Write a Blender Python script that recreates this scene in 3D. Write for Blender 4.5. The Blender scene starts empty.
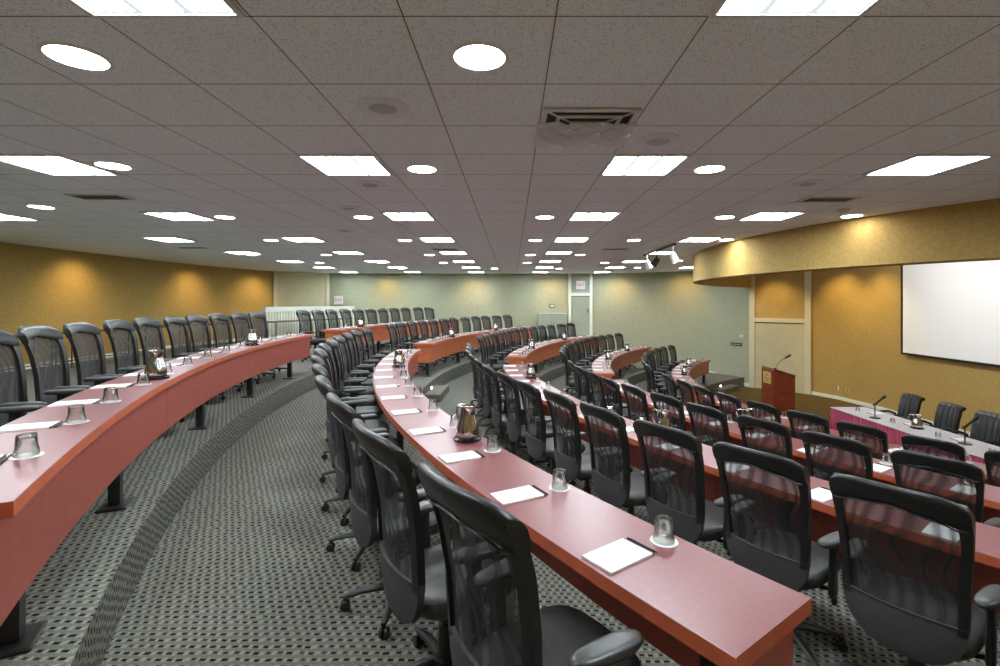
import bpy, bmesh, math, random
from mathutils import Vector, Matrix
random.seed(7)
PI = math.pi
S = bpy.context.scene
C = S.collection
ORD = ['first','second','third','fourth','fifth','sixth','seventh','eighth','ninth','tenth','eleventh','twelfth','thirteenth','fourteenth','fifteenth','sixteenth']

# ------------------------------------------------------------------ plan of the room
CX, CY = 12.13, 9.716          # centre of the curved rows
W = 0.433                      # depth of the table tops
CAMZ = 2.83
CEIL = CAMZ + 1.14
ROWS = {                       # inner radius of the table, floor height
    'A': (15.944, 1.470), 'B': (13.887, 1.177), 'C': (11.871, 0.880), 'D': (9.984, 0.585), 'E': (8.103, 0.290)}
RNAME = {'A': 'top row', 'B': 'second row', 'C': 'third row', 'D': 'fourth row', 'E': 'front row'}
SPAN = {'A': ((-30.9, -1.0), (4.0, 29.0)), 'B': ((-36.2, -1.0), (4.0, 35.5)), 'C': ((-42.5, -1.2), (5.0, 42.0)),
        'D': ((-42.0, -1.5), (3.5, 41.5)), 'E': ((-43.0, -2.0), (3.5, 42.5))}
ADJ = 0.069                    # riser set back from the table front

def pol(r, a, z=0.0):
    a = math.radians(a)
    return Vector((CX - r*math.cos(a), CY + r*math.sin(a), z))

# ------------------------------------------------------------------ materials
def nd(t, kind, **kw):
    n = t.nodes.new(kind)
    for k, v in kw.items():
        if k in n.inputs: n.inputs[k].default_value = v
        else: setattr(n, k, v)
    return n
def mat(name, col, rough=.5, metal=0., spec=.5, **kw):
    m = bpy.data.materials.new(name); m.use_nodes = True
    b = m.node_tree.nodes['Principled BSDF']
    b.inputs['Base Color'].default_value = (*col, 1)
    b.inputs['Roughness'].default_value = rough
    b.inputs['Metallic'].default_value = metal
    b.inputs['Specular IOR Level'].default_value = spec
    for k, v in kw.items(): b.inputs[k].default_value = v
    return m
def mix(t, fac, a, b):
    n = t.nodes.new('ShaderNodeMix'); n.data_type = 'RGBA'
    for sock, v in ((n.inputs[0], fac), (n.inputs[6], a), (n.inputs[7], b)):
        if isinstance(v, bpy.types.NodeSocket): t.links.new(v, sock)
        elif isinstance(v, (int, float)): sock.default_value = v
        else: sock.default_value = (*v, 1)
    return n.outputs[2]
def math_(t, op, a, b=None, c=None):
    n = t.nodes.new('ShaderNodeMath'); n.operation = op
    for i, v in enumerate((a, b, c)):
        if v is None: continue
        if isinstance(v, bpy.types.NodeSocket): t.links.new(v, n.inputs[i])
        else: n.inputs[i].default_value = v
    return n.outputs[0]
def noise_mat(name, c1, c2, scale, rough=.6, bump=0., detail=3, coord='Object', spec=.4, lo=.35, hi=.65):
    m = mat(name, c1, rough, spec=spec); t = m.node_tree; b = t.nodes['Principled BSDF']
    tc = nd(t, 'ShaderNodeTexCoord'); n = nd(t, 'ShaderNodeTexNoise', Scale=scale, Detail=detail)
    t.links.new(tc.outputs[coord], n.inputs['Vector'])
    mr = nd(t, 'ShaderNodeMapRange'); mr.inputs[1].default_value = lo; mr.inputs[2].default_value = hi
    t.links.new(n.outputs[0], mr.inputs[0])
    t.links.new(mix(t, mr.outputs[0], c1, c2), b.inputs['Base Color'])
    if bump:
        bp = nd(t, 'ShaderNodeBump', Strength=bump); bp.inputs['Distance'].default_value = .002
        t.links.new(n.outputs[0], bp.inputs['Height']); t.links.new(bp.outputs[0], b.inputs['Normal'])
    return m

def carpet_mat(name, dark, mid, light, cu=.066, cv=.045):
    m = mat(name, mid, .95, spec=.1); t = m.node_tree; b = t.nodes['Principled BSDF']
    uv = nd(t, 'ShaderNodeUVMap'); sp = nd(t, 'ShaderNodeSeparateXYZ'); t.links.new(uv.outputs[0], sp.inputs[0])
    wob = nd(t, 'ShaderNodeTexNoise', Scale=9.0); t.links.new(uv.outputs[0], wob.inputs['Vector'])
    wo = math_(t, 'MULTIPLY', math_(t, 'SUBTRACT', wob.outputs[0], .5), .02)
    u = math_(t, 'DIVIDE', math_(t, 'ADD', sp.outputs[0], wo), cu); v = math_(t, 'DIVIDE', math_(t, 'ADD', sp.outputs[1], wo), cv)
    row = math_(t, 'FLOOR', v)
    u2 = math_(t, 'ADD', u, math_(t, 'MULTIPLY', row, .5))
    wn = nd(t, 'ShaderNodeTexWhiteNoise'); wn.noise_dimensions = '2D'
    cb = nd(t, 'ShaderNodeCombineXYZ'); t.links.new(math_(t, 'FLOOR', u2), cb.inputs[0]); t.links.new(row, cb.inputs[1]); t.links.new(cb.outputs[0], wn.inputs['Vector'])
    rnd = wn.outputs[0]
    sh = math_(t, 'MULTIPLY', math_(t, 'SUBTRACT', rnd, .5), .22)
    fu = math_(t, 'ABSOLUTE', math_(t, 'SUBTRACT', math_(t, 'ADD', math_(t, 'FRACT', u2), sh), .5))
    fv = math_(t, 'ABSOLUTE', math_(t, 'SUBTRACT', math_(t, 'ADD', math_(t, 'FRACT', v), math_(t, 'MULTIPLY', sh, .6)), .5))
    dash = math_(t, 'MULTIPLY', math_(t, 'MULTIPLY', math_(t, 'LESS_THAN', fu, math_(t, 'MULTIPLY_ADD', rnd, .12, .17)), math_(t, 'LESS_THAN', fv, .17)), math_(t, 'MULTIPLY_ADD', rnd, .45, .75))
    lt = math_(t, 'MULTIPLY', math_(t, 'GREATER_THAN', fu, .33), math_(t, 'LESS_THAN', fv, .30))
    n = nd(t, 'ShaderNodeTexNoise', Scale=130.0, Detail=2.0); t.links.new(uv.outputs[0], n.inputs['Vector'])
    n2 = nd(t, 'ShaderNodeTexNoise', Scale=1.3, Detail=2.0); t.links.new(uv.outputs[0], n2.inputs['Vector'])
    c = mix(t, math_(t, 'MULTIPLY', lt, math_(t, 'MULTIPLY', n.outputs[0], .75)), mid, light)
    c = mix(t, math_(t, 'MINIMUM', math_(t, 'MULTIPLY', dash, math_(t, 'MULTIPLY_ADD', n.outputs[0], .6, .75)), 1.0), c, dark)
    g = mix(t, n.outputs[0], (.35, .35, .35), (1.5, 1.5, 1.5))
    mm = t.nodes.new('ShaderNodeMix'); mm.data_type = 'RGBA'; mm.blend_type = 'MULTIPLY'; mm.inputs[0].default_value = .8
    t.links.new(c, mm.inputs[6]); t.links.new(g, mm.inputs[7])
    t.links.new(mm.outputs[2], b.inputs['Base Color'])
    bp = nd(t, 'ShaderNodeBump', Strength=.6); bp.inputs['Distance'].default_value = .004
    t.links.new(n.outputs[0], bp.inputs['Height']); t.links.new(bp.outputs[0], b.inputs['Normal'])
    return m

def ceiling_mat():
    m = mat('ceiling_tile', (.5, .48, .48), .9, spec=.1); t = m.node_tree; b = t.nodes['Principled BSDF']
    tc = nd(t, 'ShaderNodeTexCoord'); sp = nd(t, 'ShaderNodeSeparateXYZ'); t.links.new(tc.outputs['Object'], sp.inputs[0])
    T = .61
    def line(o, off, w):
        f = math_(t, 'FRACT', math_(t, 'ADD', math_(t, 'DIVIDE', math_(t, 'SUBTRACT', o, off), T), .5 + 40))
        return math_(t, 'LESS_THAN', math_(t, 'ABSOLUTE', math_(t, 'SUBTRACT', f, .5)), w/T)
    lx, ly = line(sp.outputs[0], .168, .0055), line(sp.outputs[1], 2.565, .005)
    tee = math_(t, 'MAXIMUM', lx, ly)
    dk = math_(t, 'MAXIMUM', line(sp.outputs[0], .168 + .007, .0026), line(sp.outputs[1], 2.565 + .007, .003))
    n = nd(t, 'ShaderNodeTexNoise', Scale=150.0, Detail=2.0); t.links.new(tc.outputs['Object'], n.inputs['Vector'])
    fis = nd(t, 'ShaderNodeMapRange'); t.links.new(n.outputs[0], fis.inputs[0]); fis.inputs[1].default_value = .56; fis.inputs[2].default_value = .68
    n2 = nd(t, 'ShaderNodeTexNoise', Scale=.9); t.links.new(tc.outputs['Object'], n2.inputs['Vector'])
    base = mix(t, n2.outputs[0], (.85, .92, 1.0), (.88, .94, 1.0))
    c = mix(t, math_(t, 'MULTIPLY', fis.outputs[0], .6), base, (.24, .23, .24))
    c = mix(t, tee, c, (.78, .80, .84))
    c = mix(t, dk, c, (.10, .085, .07))
    t.links.new(c, b.inputs['Base Color'])
    bp = nd(t, 'ShaderNodeBump', Strength=.4); bp.inputs['Distance'].default_value = .003
    bp.invert = True
    t.links.new(n.outputs[0], bp.inputs['Height']); t.links.new(bp.outputs[0], b.inputs['Normal'])
    return m

def wall_mat(name, c1, c2):
    m = mat(name, c1, .75, spec=.2); t = m.node_tree; b = t.nodes['Principled BSDF']
    tc = nd(t, 'ShaderNodeTexCoord')
    n = nd(t, 'ShaderNodeTexNoise', Scale=22.0, Detail=4.0, Roughness=.7); t.links.new(tc.outputs['Object'], n.inputs['Vector'])
    mr = nd(t, 'ShaderNodeMapRange'); mr.inputs[1].default_value = .35; mr.inputs[2].default_value = .65; t.links.new(n.outputs[0], mr.inputs[0])
    t.links.new(mix(t, mr.outputs[0], c1, c2), b.inputs['Base Color'])
    bp = nd(t, 'ShaderNodeBump', Strength=.25); bp.inputs['Distance'].default_value = .003
    t.links.new(n.outputs[0], bp.inputs['Height']); t.links.new(bp.outputs[0], b.inputs['Normal'])
    return m

def emit_mat(name, col, k, lattice=False):
    m = bpy.data.materials.new(name); m.use_nodes = True; t = m.node_tree
    for n in list(t.nodes): t.nodes.remove(n)
    o = nd(t, 'ShaderNodeOutputMaterial'); e = nd(t, 'ShaderNodeEmission'); e.inputs[0].default_value = (*col, 1); e.inputs[1].default_value = k
    t.links.new(e.outputs[0], o.inputs[0])
    if lattice:
        tc = nd(t, 'ShaderNodeTexCoord'); sp = nd(t, 'ShaderNodeSeparateXYZ'); t.links.new(tc.outputs['Object'], sp.inputs[0])
        def ln(o_):
            f = math_(t, 'FRACT', math_(t, 'ADD', math_(t, 'DIVIDE', o_, .19), 10.0))
            return math_(t, 'LESS_THAN', math_(t, 'ABSOLUTE', math_(t, 'SUBTRACT', f, .5)), .08)
        g = math_(t, 'MAXIMUM', ln(sp.outputs[0]), ln(sp.outputs[1]))
        t.links.new(math_(t, 'MULTIPLY', math_(t, 'SUBTRACT', 1.0, math_(t, 'MULTIPLY', g, .982)), k), e.inputs[1])
    return m

def mesh_fabric():
    m = bpy.data.materials.new('chair_mesh_fabric'); m.use_nodes = True; t = m.node_tree
    b = t.nodes['Principled BSDF']; b.inputs['Base Color'].default_value = (.016, .016, .018, 1); b.inputs['Roughness'].default_value = .6
    o = t.nodes['Material Output']; tr = nd(t, 'ShaderNodeBsdfTransparent'); mx = nd(t, 'ShaderNodeMixShader')
    tc = nd(t, 'ShaderNodeTexCoord'); wv = nd(t, 'ShaderNodeTexWave', Scale=5.0, Distortion=14.0, Detail=1.0); wv.inputs['Detail Scale'].default_value = .6
    wv.bands_direction = 'Y'
    t.links.new(tc.outputs['Object'], wv.inputs['Vector'])
    f = nd(t, 'ShaderNodeMapRange'); f.inputs[1].default_value = .1; f.inputs[2].default_value = .9; f.inputs[3].default_value = .72; f.inputs[4].default_value = .87
    t.links.new(wv.outputs[0], f.inputs[0]); t.links.new(f.outputs[0], mx.inputs[0])
    t.links.new(tr.outputs[0], mx.inputs[1]); t.links.new(b.outputs[0], mx.inputs[2]); t.links.new(mx.outputs[0], o.inputs[0])
    return m

def glass_mat(name, tint=(.97, .98, .98)):
    m = bpy.data.materials.new(name); m.use_nodes = True; t = m.node_tree
    for n in list(t.nodes): t.nodes.remove(n)
    o = nd(t, 'ShaderNodeOutputMaterial'); tr = nd(t, 'ShaderNodeBsdfTransparent'); tr.inputs[0].default_value = (*tint, 1)
    gl = nd(t, 'ShaderNodeBsdfGlossy'); gl.inputs['Roughness'].default_value = .05
    fr = nd(t, 'ShaderNodeFresnel'); fr.inputs[0].default_value = 1.6
    lw = nd(t, 'ShaderNodeLayerWeight'); lw.inputs[0].default_value = .45
    f = math_(t, 'MINIMUM', math_(t, 'ADD', fr.outputs[0], math_(t, 'MULTIPLY', lw.outputs[1], .16)), .9)
    mx = nd(t, 'ShaderNodeMixShader'); t.links.new(f, mx.inputs[0]); t.links.new(tr.outputs[0], mx.inputs[1]); t.links.new(gl.outputs[0], mx.inputs[2])
    t.links.new(mx.outputs[0], o.inputs[0])
    return m

M = dict(
    carpet=carpet_mat('green_grey_carpet', (.010, .011, .009), (.165, .163, .138), (.43, .425, .365), .051, .044),
    stage_carpet=carpet_mat('gold_brown_carpet', (.03, .02, .008), (.13, .085, .028), (.22, .15, .06), .09, .06),
    ceiling=ceiling_mat(),
    wall=wall_mat('gold_wallpaper', (.37, .242, .07), (.46, .32, .113)),
    farwall=wall_mat('pale_wallpaper', (.32, .325, .225), (.41, .415, .305)),
    trim=mat('pale_trim', (.62, .57, .40), .45),
    white_trim=mat('white_trim', (.78, .80, .70), .4),
    door=noise_mat('door_paint', (.52, .47, .29), (.56, .51, .32), 3, .5),
    greydoor=noise_mat('grey_green_paint', (.33, .36, .28), (.37, .40, .31), 3, .5),
    gold_door=noise_mat('gold_panel', (.42, .28, .085), (.47, .32, .10), 3, .5),
    top=noise_mat('red_laminate', (.215, .060, .065), (.24, .07, .076), 60, .32, spec=.8),
    edge=noise_mat('red_wood_edge', (.54, .115, .05), (.60, .14, .065), 14, .35),
    panel=noise_mat('red_panel', (.36, .080, .060), (.40, .093, .07), 18, .4),
    panel_far=noise_mat('red_panel_warm_lit', (.40, .10, .035), (.47, .135, .05), 10, .42),  # red panels of the far halves, warm orange light painted into the colour
    steel_black=mat('black_metal', (.012, .012, .013), .4),
    leather=noise_mat('black_leather', (.008, .008, .009), (.013, .013, .014), 90, .36, .25, spec=.5),
    seatleather=noise_mat('grey_black_seat', (.030, .029, .029), (.045, .044, .044), 60, .42, .2, spec=.5),
    fabric=noise_mat('charcoal_fabric', (.045, .043, .047), (.065, .062, .067), 160, .85, .3),
    plastic=mat('black_plastic', (.016, .016, .017), .42),
    pad=noise_mat('arm_pad', (.030, .030, .031), (.040, .040, .041), 40, .38, spec=.6),
    meshfab=mesh_fabric(),
    front_frame=noise_mat('grey_frame', (.050, .050, .052), (.065, .065, .068), 60, .5),
    glass=glass_mat('clear_glass'),
    coaster=mat('paper_coaster', (.82, .80, .77), .8),
    paper=mat('notepad_paper', (.86, .85, .83), .7),
    pen=mat('dark_pen', (.03, .012, .012), .35),
    chrome=mat('polished_steel', (.62, .60, .58), .13, 1.0),
    tray=mat('black_tray', (.02, .012, .012), .25),
    screen=mat('projection_screen', (.86, .86, .86), .6),
    black=mat('flat_black', (.008, .008, .008), .6),
    lectern=noise_mat('lectern_wood', (.17, .030, .012), (.24, .045, .018), 9, .35),
    brass=mat('brass_plaque', (.62, .47, .16), .35, .3),
    cloth=noise_mat('grey_white_cloth', (.55, .51, .52), (.60, .56, .57), 8, .8),
    skirt=mat('magenta_skirt', (.30, .012, .062), .6),
    table_black=mat('dark_table', (.02, .018, .016), .4),
    chrome_leg=mat('table_leg', (.10, .09, .08), .35, .6),
    metal_white=mat('white_metal', (.75, .74, .72), .4),
    speaker=noise_mat('speaker_grille', (.50, .50, .52), (.56, .56, .58), 120, .7),
    vent=mat('vent_dark', (.018, .012, .010), .6),
    fixture_paint=mat('fixture_paint', (.74, .80, .92), .6),
    vent_frame=mat('vent_frame', (.70, .69, .70), .5),
    plastic_film=mat('plastic_film', (.86, .88, .96), .2, Alpha=.6),
    sign_white=mat('sign_white', (.80, .74, .72), .5),
    sign_red=mat('sign_red', (.65, .06, .05), .5),
    panel_light=emit_mat('fluorescent_diffuser', (.83, .945, 1.0), 32.0, True),
    can_light=emit_mat('downlight_lens', (1.0, .975, .93), 32.0),
    step_lamp=emit_mat('step_light_lens', (1.0, .78, .5), 12.0),
    spot_lamp=emit_mat('spot_lens', (1.0, .93, .8), 10.0),
)

# ------------------------------------------------------------------ mesh helpers
def add_box(bm, c, s, rz=0., mi=0, rot=None):
    vs = []
    R = rot if rot is not None else Matrix.Rotation(rz, 3, 'Z')
    for x in (-.5, .5):
        for y in (-.5, .5):
            for z in (-.5, .5):
                vs.append(bm.verts.new(Vector(c) + R @ Vector((x*s[0], y*s[1], z*s[2]))))
    fs = []
    for q in ((0,1,3,2),(4,6,7,5),(0,4,5,1),(2,3,7,6),(0,2,6,4),(1,5,7,3)):
        f = bm.faces.new([vs[i] for i in q]); f.material_index = mi; fs.append(f)
    return vs, fs
def add_rbox(bm, c, s, r=.01, seg=2, rz=0., rot=None, mi=0):
    b2 = bmesh.new(); add_box(b2, (0,0,0), s)
    bmesh.ops.bevel(b2, geom=b2.edges[:] + b2.verts[:], offset=r, segments=seg, affect='EDGES', profile=.5)
    merge(bm, b2, c, rz, rot, mi)
def merge(bm, b2, c=(0,0,0), rz=0., rot=None, mi=None):
    R = rot if rot is not None else Matrix.Rotation(rz, 3, 'Z')
    mp = {}
    for v in b2.verts: mp[v] = bm.verts.new(Vector(c) + R @ v.co)
    for f in b2.faces:
        try: g = bm.faces.new([mp[v] for v in f.verts])
        except ValueError: continue
        g.material_index = f.material_index if mi is None else mi
    b2.free()
def add_lathe(bm, prof, seg=24, c=(0,0,0), mi=0, rot=None, flute=None):
    """prof: list of (r, z). r = 0 closes a pole"""
    rings = []
    R = rot if rot is not None else Matrix.Identity(3)
    for k, (r, z) in enumerate(prof):
        if r < 1e-6: rings.append([bm.verts.new(Vector(c) + R @ Vector((0,0,z)))])
        else:
            ring = []
            for i in range(seg):
                a = 2*PI*i/seg
                rr = r*(1 + (flute[k] if flute else 0)*math.cos(a*seg/4))
                ring.append(bm.verts.new(Vector(c) + R @ Vector((rr*math.cos(a), rr*math.sin(a), z))))
            rings.append(ring)
    for A, B in zip(rings, rings[1:]):
        for i in range(seg):
            j = (i+1) % seg
            if len(A) == 1 and len(B) == 1: continue
            if len(A) == 1: f = bm.faces.new((A[0], B[i], B[j]))
            elif len(B) == 1: f = bm.faces.new((A[i], B[0], A[j]))
            else: f = bm.faces.new((A[i], B[i], B[j], A[j]))
            f.material_index = mi
def add_tube(bm, pts, rad, seg=10, mi=0, flat=1.0, cap=True):
    """round tube along a polyline; rad may be a list; flat scales the second axis"""
    pts = [Vector(p) for p in pts]; n = len(pts)
    rad = rad if isinstance(rad, (list, tuple)) else [rad]*n
    rings = []; up0 = Vector((0,0,1))
    for i, p in enumerate(pts):
        d = (pts[min(i+1,n-1)] - pts[max(i-1,0)]).normalized()
        u = up0 if abs(d.dot(up0)) < .95 else Vector((1,0,0))
        sx = d.cross(u).normalized(); sy = sx.cross(d).normalized()
        rings.append([bm.verts.new(p + sx*rad[i]*math.cos(2*PI*k/seg) + sy*rad[i]*flat*math.sin(2*PI*k/seg)) for k in range(seg)])
    for A, B in zip(rings, rings[1:]):
        for i in range(seg):
            f = bm.faces.new((A[i], A[(i+1)%seg], B[(i+1)%seg], B[i])); f.material_index = mi
    if cap:
        bm.faces.new(rings[0][::-1]).material_index = mi; bm.faces.new(rings[-1]).material_index = mi
def add_super(bm, c, layers, ax, ay, n=3.2, seg=32, mi=0, tilt=None):
    """stack of superellipse outlines: layers = (z, scale)"""
    rings = []
    R = tilt if tilt is not None else Matrix.Identity(3)
    for z, s in layers:
        ring = []
        for i in range(seg):
            a = 2*PI*i/seg; ca, sa = math.cos(a), math.sin(a)
            x = ax*s*math.copysign(abs(ca)**(2/n), ca) - (0); y = ay*s*math.copysign(abs(sa)**(2/n), sa)
            ring.append(bm.verts.new(Vector(c) + R @ Vector((x, y, z))))
        rings.append(ring)
    for A, B in zip(rings, rings[1:]):
        for i in range(seg):
            bm.faces.new((A[i], A[(i+1)%seg], B[(i+1)%seg], B[i])).material_index = mi
    bm.faces.new(rings[0][::-1]).material_index = mi; bm.faces.new(rings[-1]).material_index = mi

def obj(name, bm, m, parent=None, smooth=None, normals=True):
    if normals: bmesh.ops.recalc_face_normals(bm, faces=bm.faces[:])
    me = bpy.data.meshes.new(name); bm.to_mesh(me); bm.free()
    for x in (m if isinstance(m, (list, tuple)) else [m]): me.materials.append(x)
    if smooth is not None:
        me.polygons.foreach_set('use_smooth', [True]*len(me.polygons))
        me.set_sharp_from_angle(angle=math.radians(smooth))
    o = bpy.data.objects.new(name, me); C.objects.link(o)
    if parent is not None: o.parent = parent
    return o
def tag(o, label, cat, group=None):
    o['label'] = label; o['category'] = cat
    if group: o['group'] = group
    return o
def thing(name, label, cat, loc=(0,0,0), rz=0., group=None):
    o = bpy.data.objects.new(name, None); C.objects.link(o); o.empty_display_size = .1
    o.location = loc; o.rotation_euler = (0,0,rz)
    return tag(o, label, cat, group)
def struct(name, bm, m, parent=None, smooth=None, normals=True):
    o = obj(name, bm, m, parent, smooth, normals)
    if parent is None: o['kind'] = 'structure'
    return o
CH = {}
def copy_tree(o, parent=None):
    c = o.copy(); C.objects.link(c)
    if parent is not None: c.parent = parent
    for ch in CH.get(o.name, ()): copy_tree(ch, c)
    return c
def register(root):
    kids = list(root.children); CH[root.name] = kids
    for k in kids: register(k)
USED = set()
def place(proto, loc, rz, label, group):
    if proto.name in USED: o = copy_tree(proto)
    else: o = proto; USED.add(proto.name)
    o.location = loc; o.rotation_euler = (0,0,rz); o['label'] = label; o['group'] = group
    return o

# ------------------------------------------------------------------ floors and risers
def floor_tiers():
    bm = bmesh.new(); uvl = bm.loops.layers.uv.new('UVMap')
    order = ['E','D','C','B','A']
    a0, a1, N = -80., 86., 166
    for i, k in enumerate(order):
        R, z = ROWS[k]; rin = R - ADJ; rout = (ROWS[order[i+1]][0] - ADJ) if i < 4 else 26.0
        zlow = ROWS[order[i-1]][1] if i else 0.0
        rr = [rin, rin+.02, (rin+rout)/2, rout]
        for j in range(N):
            b0, b1 = a0 + (a1-a0)*j/N, a0 + (a1-a0)*(j+1)/N
            for r0, r1 in zip(rr, rr[1:]):
                f = bm.faces.new([bm.verts.new(pol(r, a, z)) for r, a in ((r0,b0),(r1,b0),(r1,b1),(r0,b1))])
                for l in f.loops: l[uvl].uv = (l.vert.co.x, l.vert.co.y)
            f = bm.faces.new([bm.verts.new(pol(rin, a, zz)) for a, zz in ((b0,z),(b1,z),(b1,zlow),(b0,zlow))])
            for l, a in zip(f.loops, (b0,b1,b1,b0)): l[uvl].uv = (l.vert.co.z, math.radians(a)*rin)
    bmesh.ops.remove_doubles(bm, verts=bm.verts[:], dist=1e-4)
    return struct('floor', bm, M['carpet'])
floor_tiers()
bm = bmesh.new(); uvl = bm.loops.layers.uv.new('UVMap')
f = bm.faces.new([bm.verts.new(p) for p in ((3,-2,0),(14,-2,0),(14,21,0),(3,21,0))])
for l in f.loops: l[uvl].uv = (l.vert.co.x, l.vert.co.y)
struct('floor_stage', bm, M['stage_carpet'])

def step_block(r_out, a, z, h, width, depth, name, label):
    """carpeted half-height step in an aisle with a step light on its side"""
    bm = bmesh.new(); uvl = bm.loops.layers.uv.new('UVMap')
    n = 8; half = math.degrees(width/2/r_out)
    def sec(r, zz): return [bm.verts.new(pol(r, a - half + 2*half*i/n, zz)) for i in range(n+1)]
    ti, to, bi, bo = sec(r_out-depth, z+h), sec(r_out-.002, z+h), sec(r_out-depth, z), sec(r_out-.002, z)
    for i in range(n):
        bm.faces.new((ti[i], ti[i+1], to[i+1], to[i])); bm.faces.new((bi[i], bi[i+1], ti[i+1], ti[i]))
        bm.faces.new((bo[i], bi[i], bi[i+1], bo[i+1]))
    bm.faces.new((bi[0], ti[0], to[0], bo[0])); bm.faces.new((bi[n], bo[n], to[n], ti[n]))
    for fa in bm.faces:
        for l in fa.loops: l[uvl].uv = (l.vert.co.x + l.vert.co.z, l.vert.co.y)
    o = struct(name, bm, M['carpet'])
    return o
for k, lo, a, lab in (('A','B',1.5,'t'),('B','C',1.5,''),('C','D',1.9,''),('D','E',1.0,''),('E',None,1.0,'')):
    z = ROWS[lo][1] if lo else 0.0
    step_block(ROWS[k][0]-ADJ, a, z, .147, 1.15, .30, 'trim_step', '')
step_block(ROWS['E'][0]-ADJ, 46.5, 0, .147, 1.3, .32, 'trim_step_end', '')
def step_light(r, a, z, label):
    t = thing('step_light', label, 'light', pol(r, a, z), -math.radians(a), 'step lights in the aisle')
    bm = bmesh.new(); add_rbox(bm, (0,0,.03), (.03,.11,.06), .008); obj('housing', bm, M['metal_white'], t)
    bm = bmesh.new(); add_rbox(bm, (.016,0,.03), (.008,.085,.04), .003, 1); obj('lens', bm, M['step_lamp'], t)
step_light(ROWS['A'][0]-ADJ-.02, 1.6, 1.177+.147, 'small lit step light on the aisle step below the top row')
step_light(ROWS['B'][0]-ADJ-.02, 1.6, .88+.147, 'small lit step light on the aisle step below the second row')
step_light(ROWS['E'][0]-ADJ-.02, 46.0, .147, 'small lit step light on the steps at the far end of the front row')

# ------------------------------------------------------------------ walls, ceiling, soffit
LEFT = [(-9.3,-.75),(-9.42,1.5),(-9.55,4),(-9.66,6.5),(-9.75,9),(-9.83,11.2),(-9.85,13.2),(-9.75,15.2),(-9.45,16.9),(-8.95,18.4)]
ALC = [(-8.95,18.4),(-7.35,19.7)]
FAR = [(-7.35,19.7),(-4,19.9),(0,19.95),(3.25,19.9)]
DIAG = [(3.25,19.9),(4.4,19.62),(5.4,19.2),(6.3,18.6),(7.0,17.8),(7.5,17.0),(7.9,16.3)]
DOOR = [(7.9,16.3),(9.15,15.0)]
RIGHT = [(9.15,15.0),(9.45,14.2),(9.58,13.2),(9.6,12),(9.6,7),(9.45,5.2),(9.15,4.4),(7.9,3.1),(6.5,1.2),(5.5,-.75)]
NEAR = [(5.5,-.75),(-9.3,-.75)]
def smooth_path(pts, n=4):
    out = []
    P = [Vector((*p, 0)) for p in pts]
    for i in range(len(P)-1):
        p0 = P[max(i-1,0)]; p1 = P[i]; p2 = P[i+1]; p3 = P[min(i+2,len(P)-1)]
        for k in range(n):
            s = k/n
            out.append(.5*((2*p1) + (p2-p0)*s + (2*p0-5*p1+4*p2-p3)*s*s + (3*p1-p0-3*p2+p3)*s**3))
    out.append(P[-1]); return [(p.x, p.y) for p in out]
def wall(name, pts, m, z0=-.05, z1=CEIL+.02, th=.12, sm=40):
    bm = bmesh.new(); n = len(pts); cen = Vector((0, 9.7))
    V = [Vector(p) for p in pts]; out = []
    for i, p in enumerate(V):
        d = (V[min(i+1,n-1)] - V[max(i-1,0)]).normalized(); nn = Vector((-d.y, d.x))
        if nn.dot(p - cen) < 0: nn = -nn
        out.append(p + nn*th)
    def col(p): return bm.verts.new((p.x,p.y,z0)), bm.verts.new((p.x,p.y,z1))
    a = [col(p) for p in V]; b = [col(p) for p in out]
    for i in range(n-1):
        bm.faces.new((a[i][0],a[i+1][0],a[i+1][1],a[i][1])); bm.faces.new((b[i][0],b[i][1],b[i+1][1],b[i+1][0]))
        bm.faces.new((a[i][1],a[i+1][1],b[i+1][1],b[i][1])); bm.faces.new((a[i][0],b[i][0],b[i+1][0],a[i+1][0]))
    bm.faces.new((a[0][0],a[0][1],b[0][1],b[0][0])); bm.faces.new((a[-1][0],b[-1][0],b[-1][1],a[-1][1]))
    return struct(name, bm, m, smooth=sm)
wall('wall_left', smooth_path(LEFT), M['wall'])
wall('wall_alcove', ALC, M['wall'])
wall('wall_far', FAR, M['farwall'])
wall('wall_diagonal', smooth_path(DIAG), M['farwall'])
wall('wall_door', DOOR, M['wall'])
wall('wall_right', RIGHT, M['wall'])
wall('wall_near', NEAR, M['wall'])
bm = bmesh.new()
bm.faces.new([bm.verts.new(p) for p in ((-11,-1.5,CEIL),(11,-1.5,CEIL),(11,21,CEIL),(-11,21,CEIL))])
struct('ceiling', bm, M['ceiling'])
# curved soffit band over the stage
bm = bmesh.new(); N = 72; cols = []
for i in range(N+1):
    a = -62 + 120*i/N
    cols.append([bm.verts.new(pol(r, a, z)) for r, z in ((8.02,CEIL),(8.02,CEIL-.655),(8.0,CEIL-.665),(7.76,CEIL-.665),(7.76,CEIL))])
for A, B in zip(cols, cols[1:]):
    for q in range(4): bm.faces.new((A[q],B[q],B[q+1],A[q+1]))
struct('trim_soffit', bm, M['wall'], smooth=40)

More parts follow.
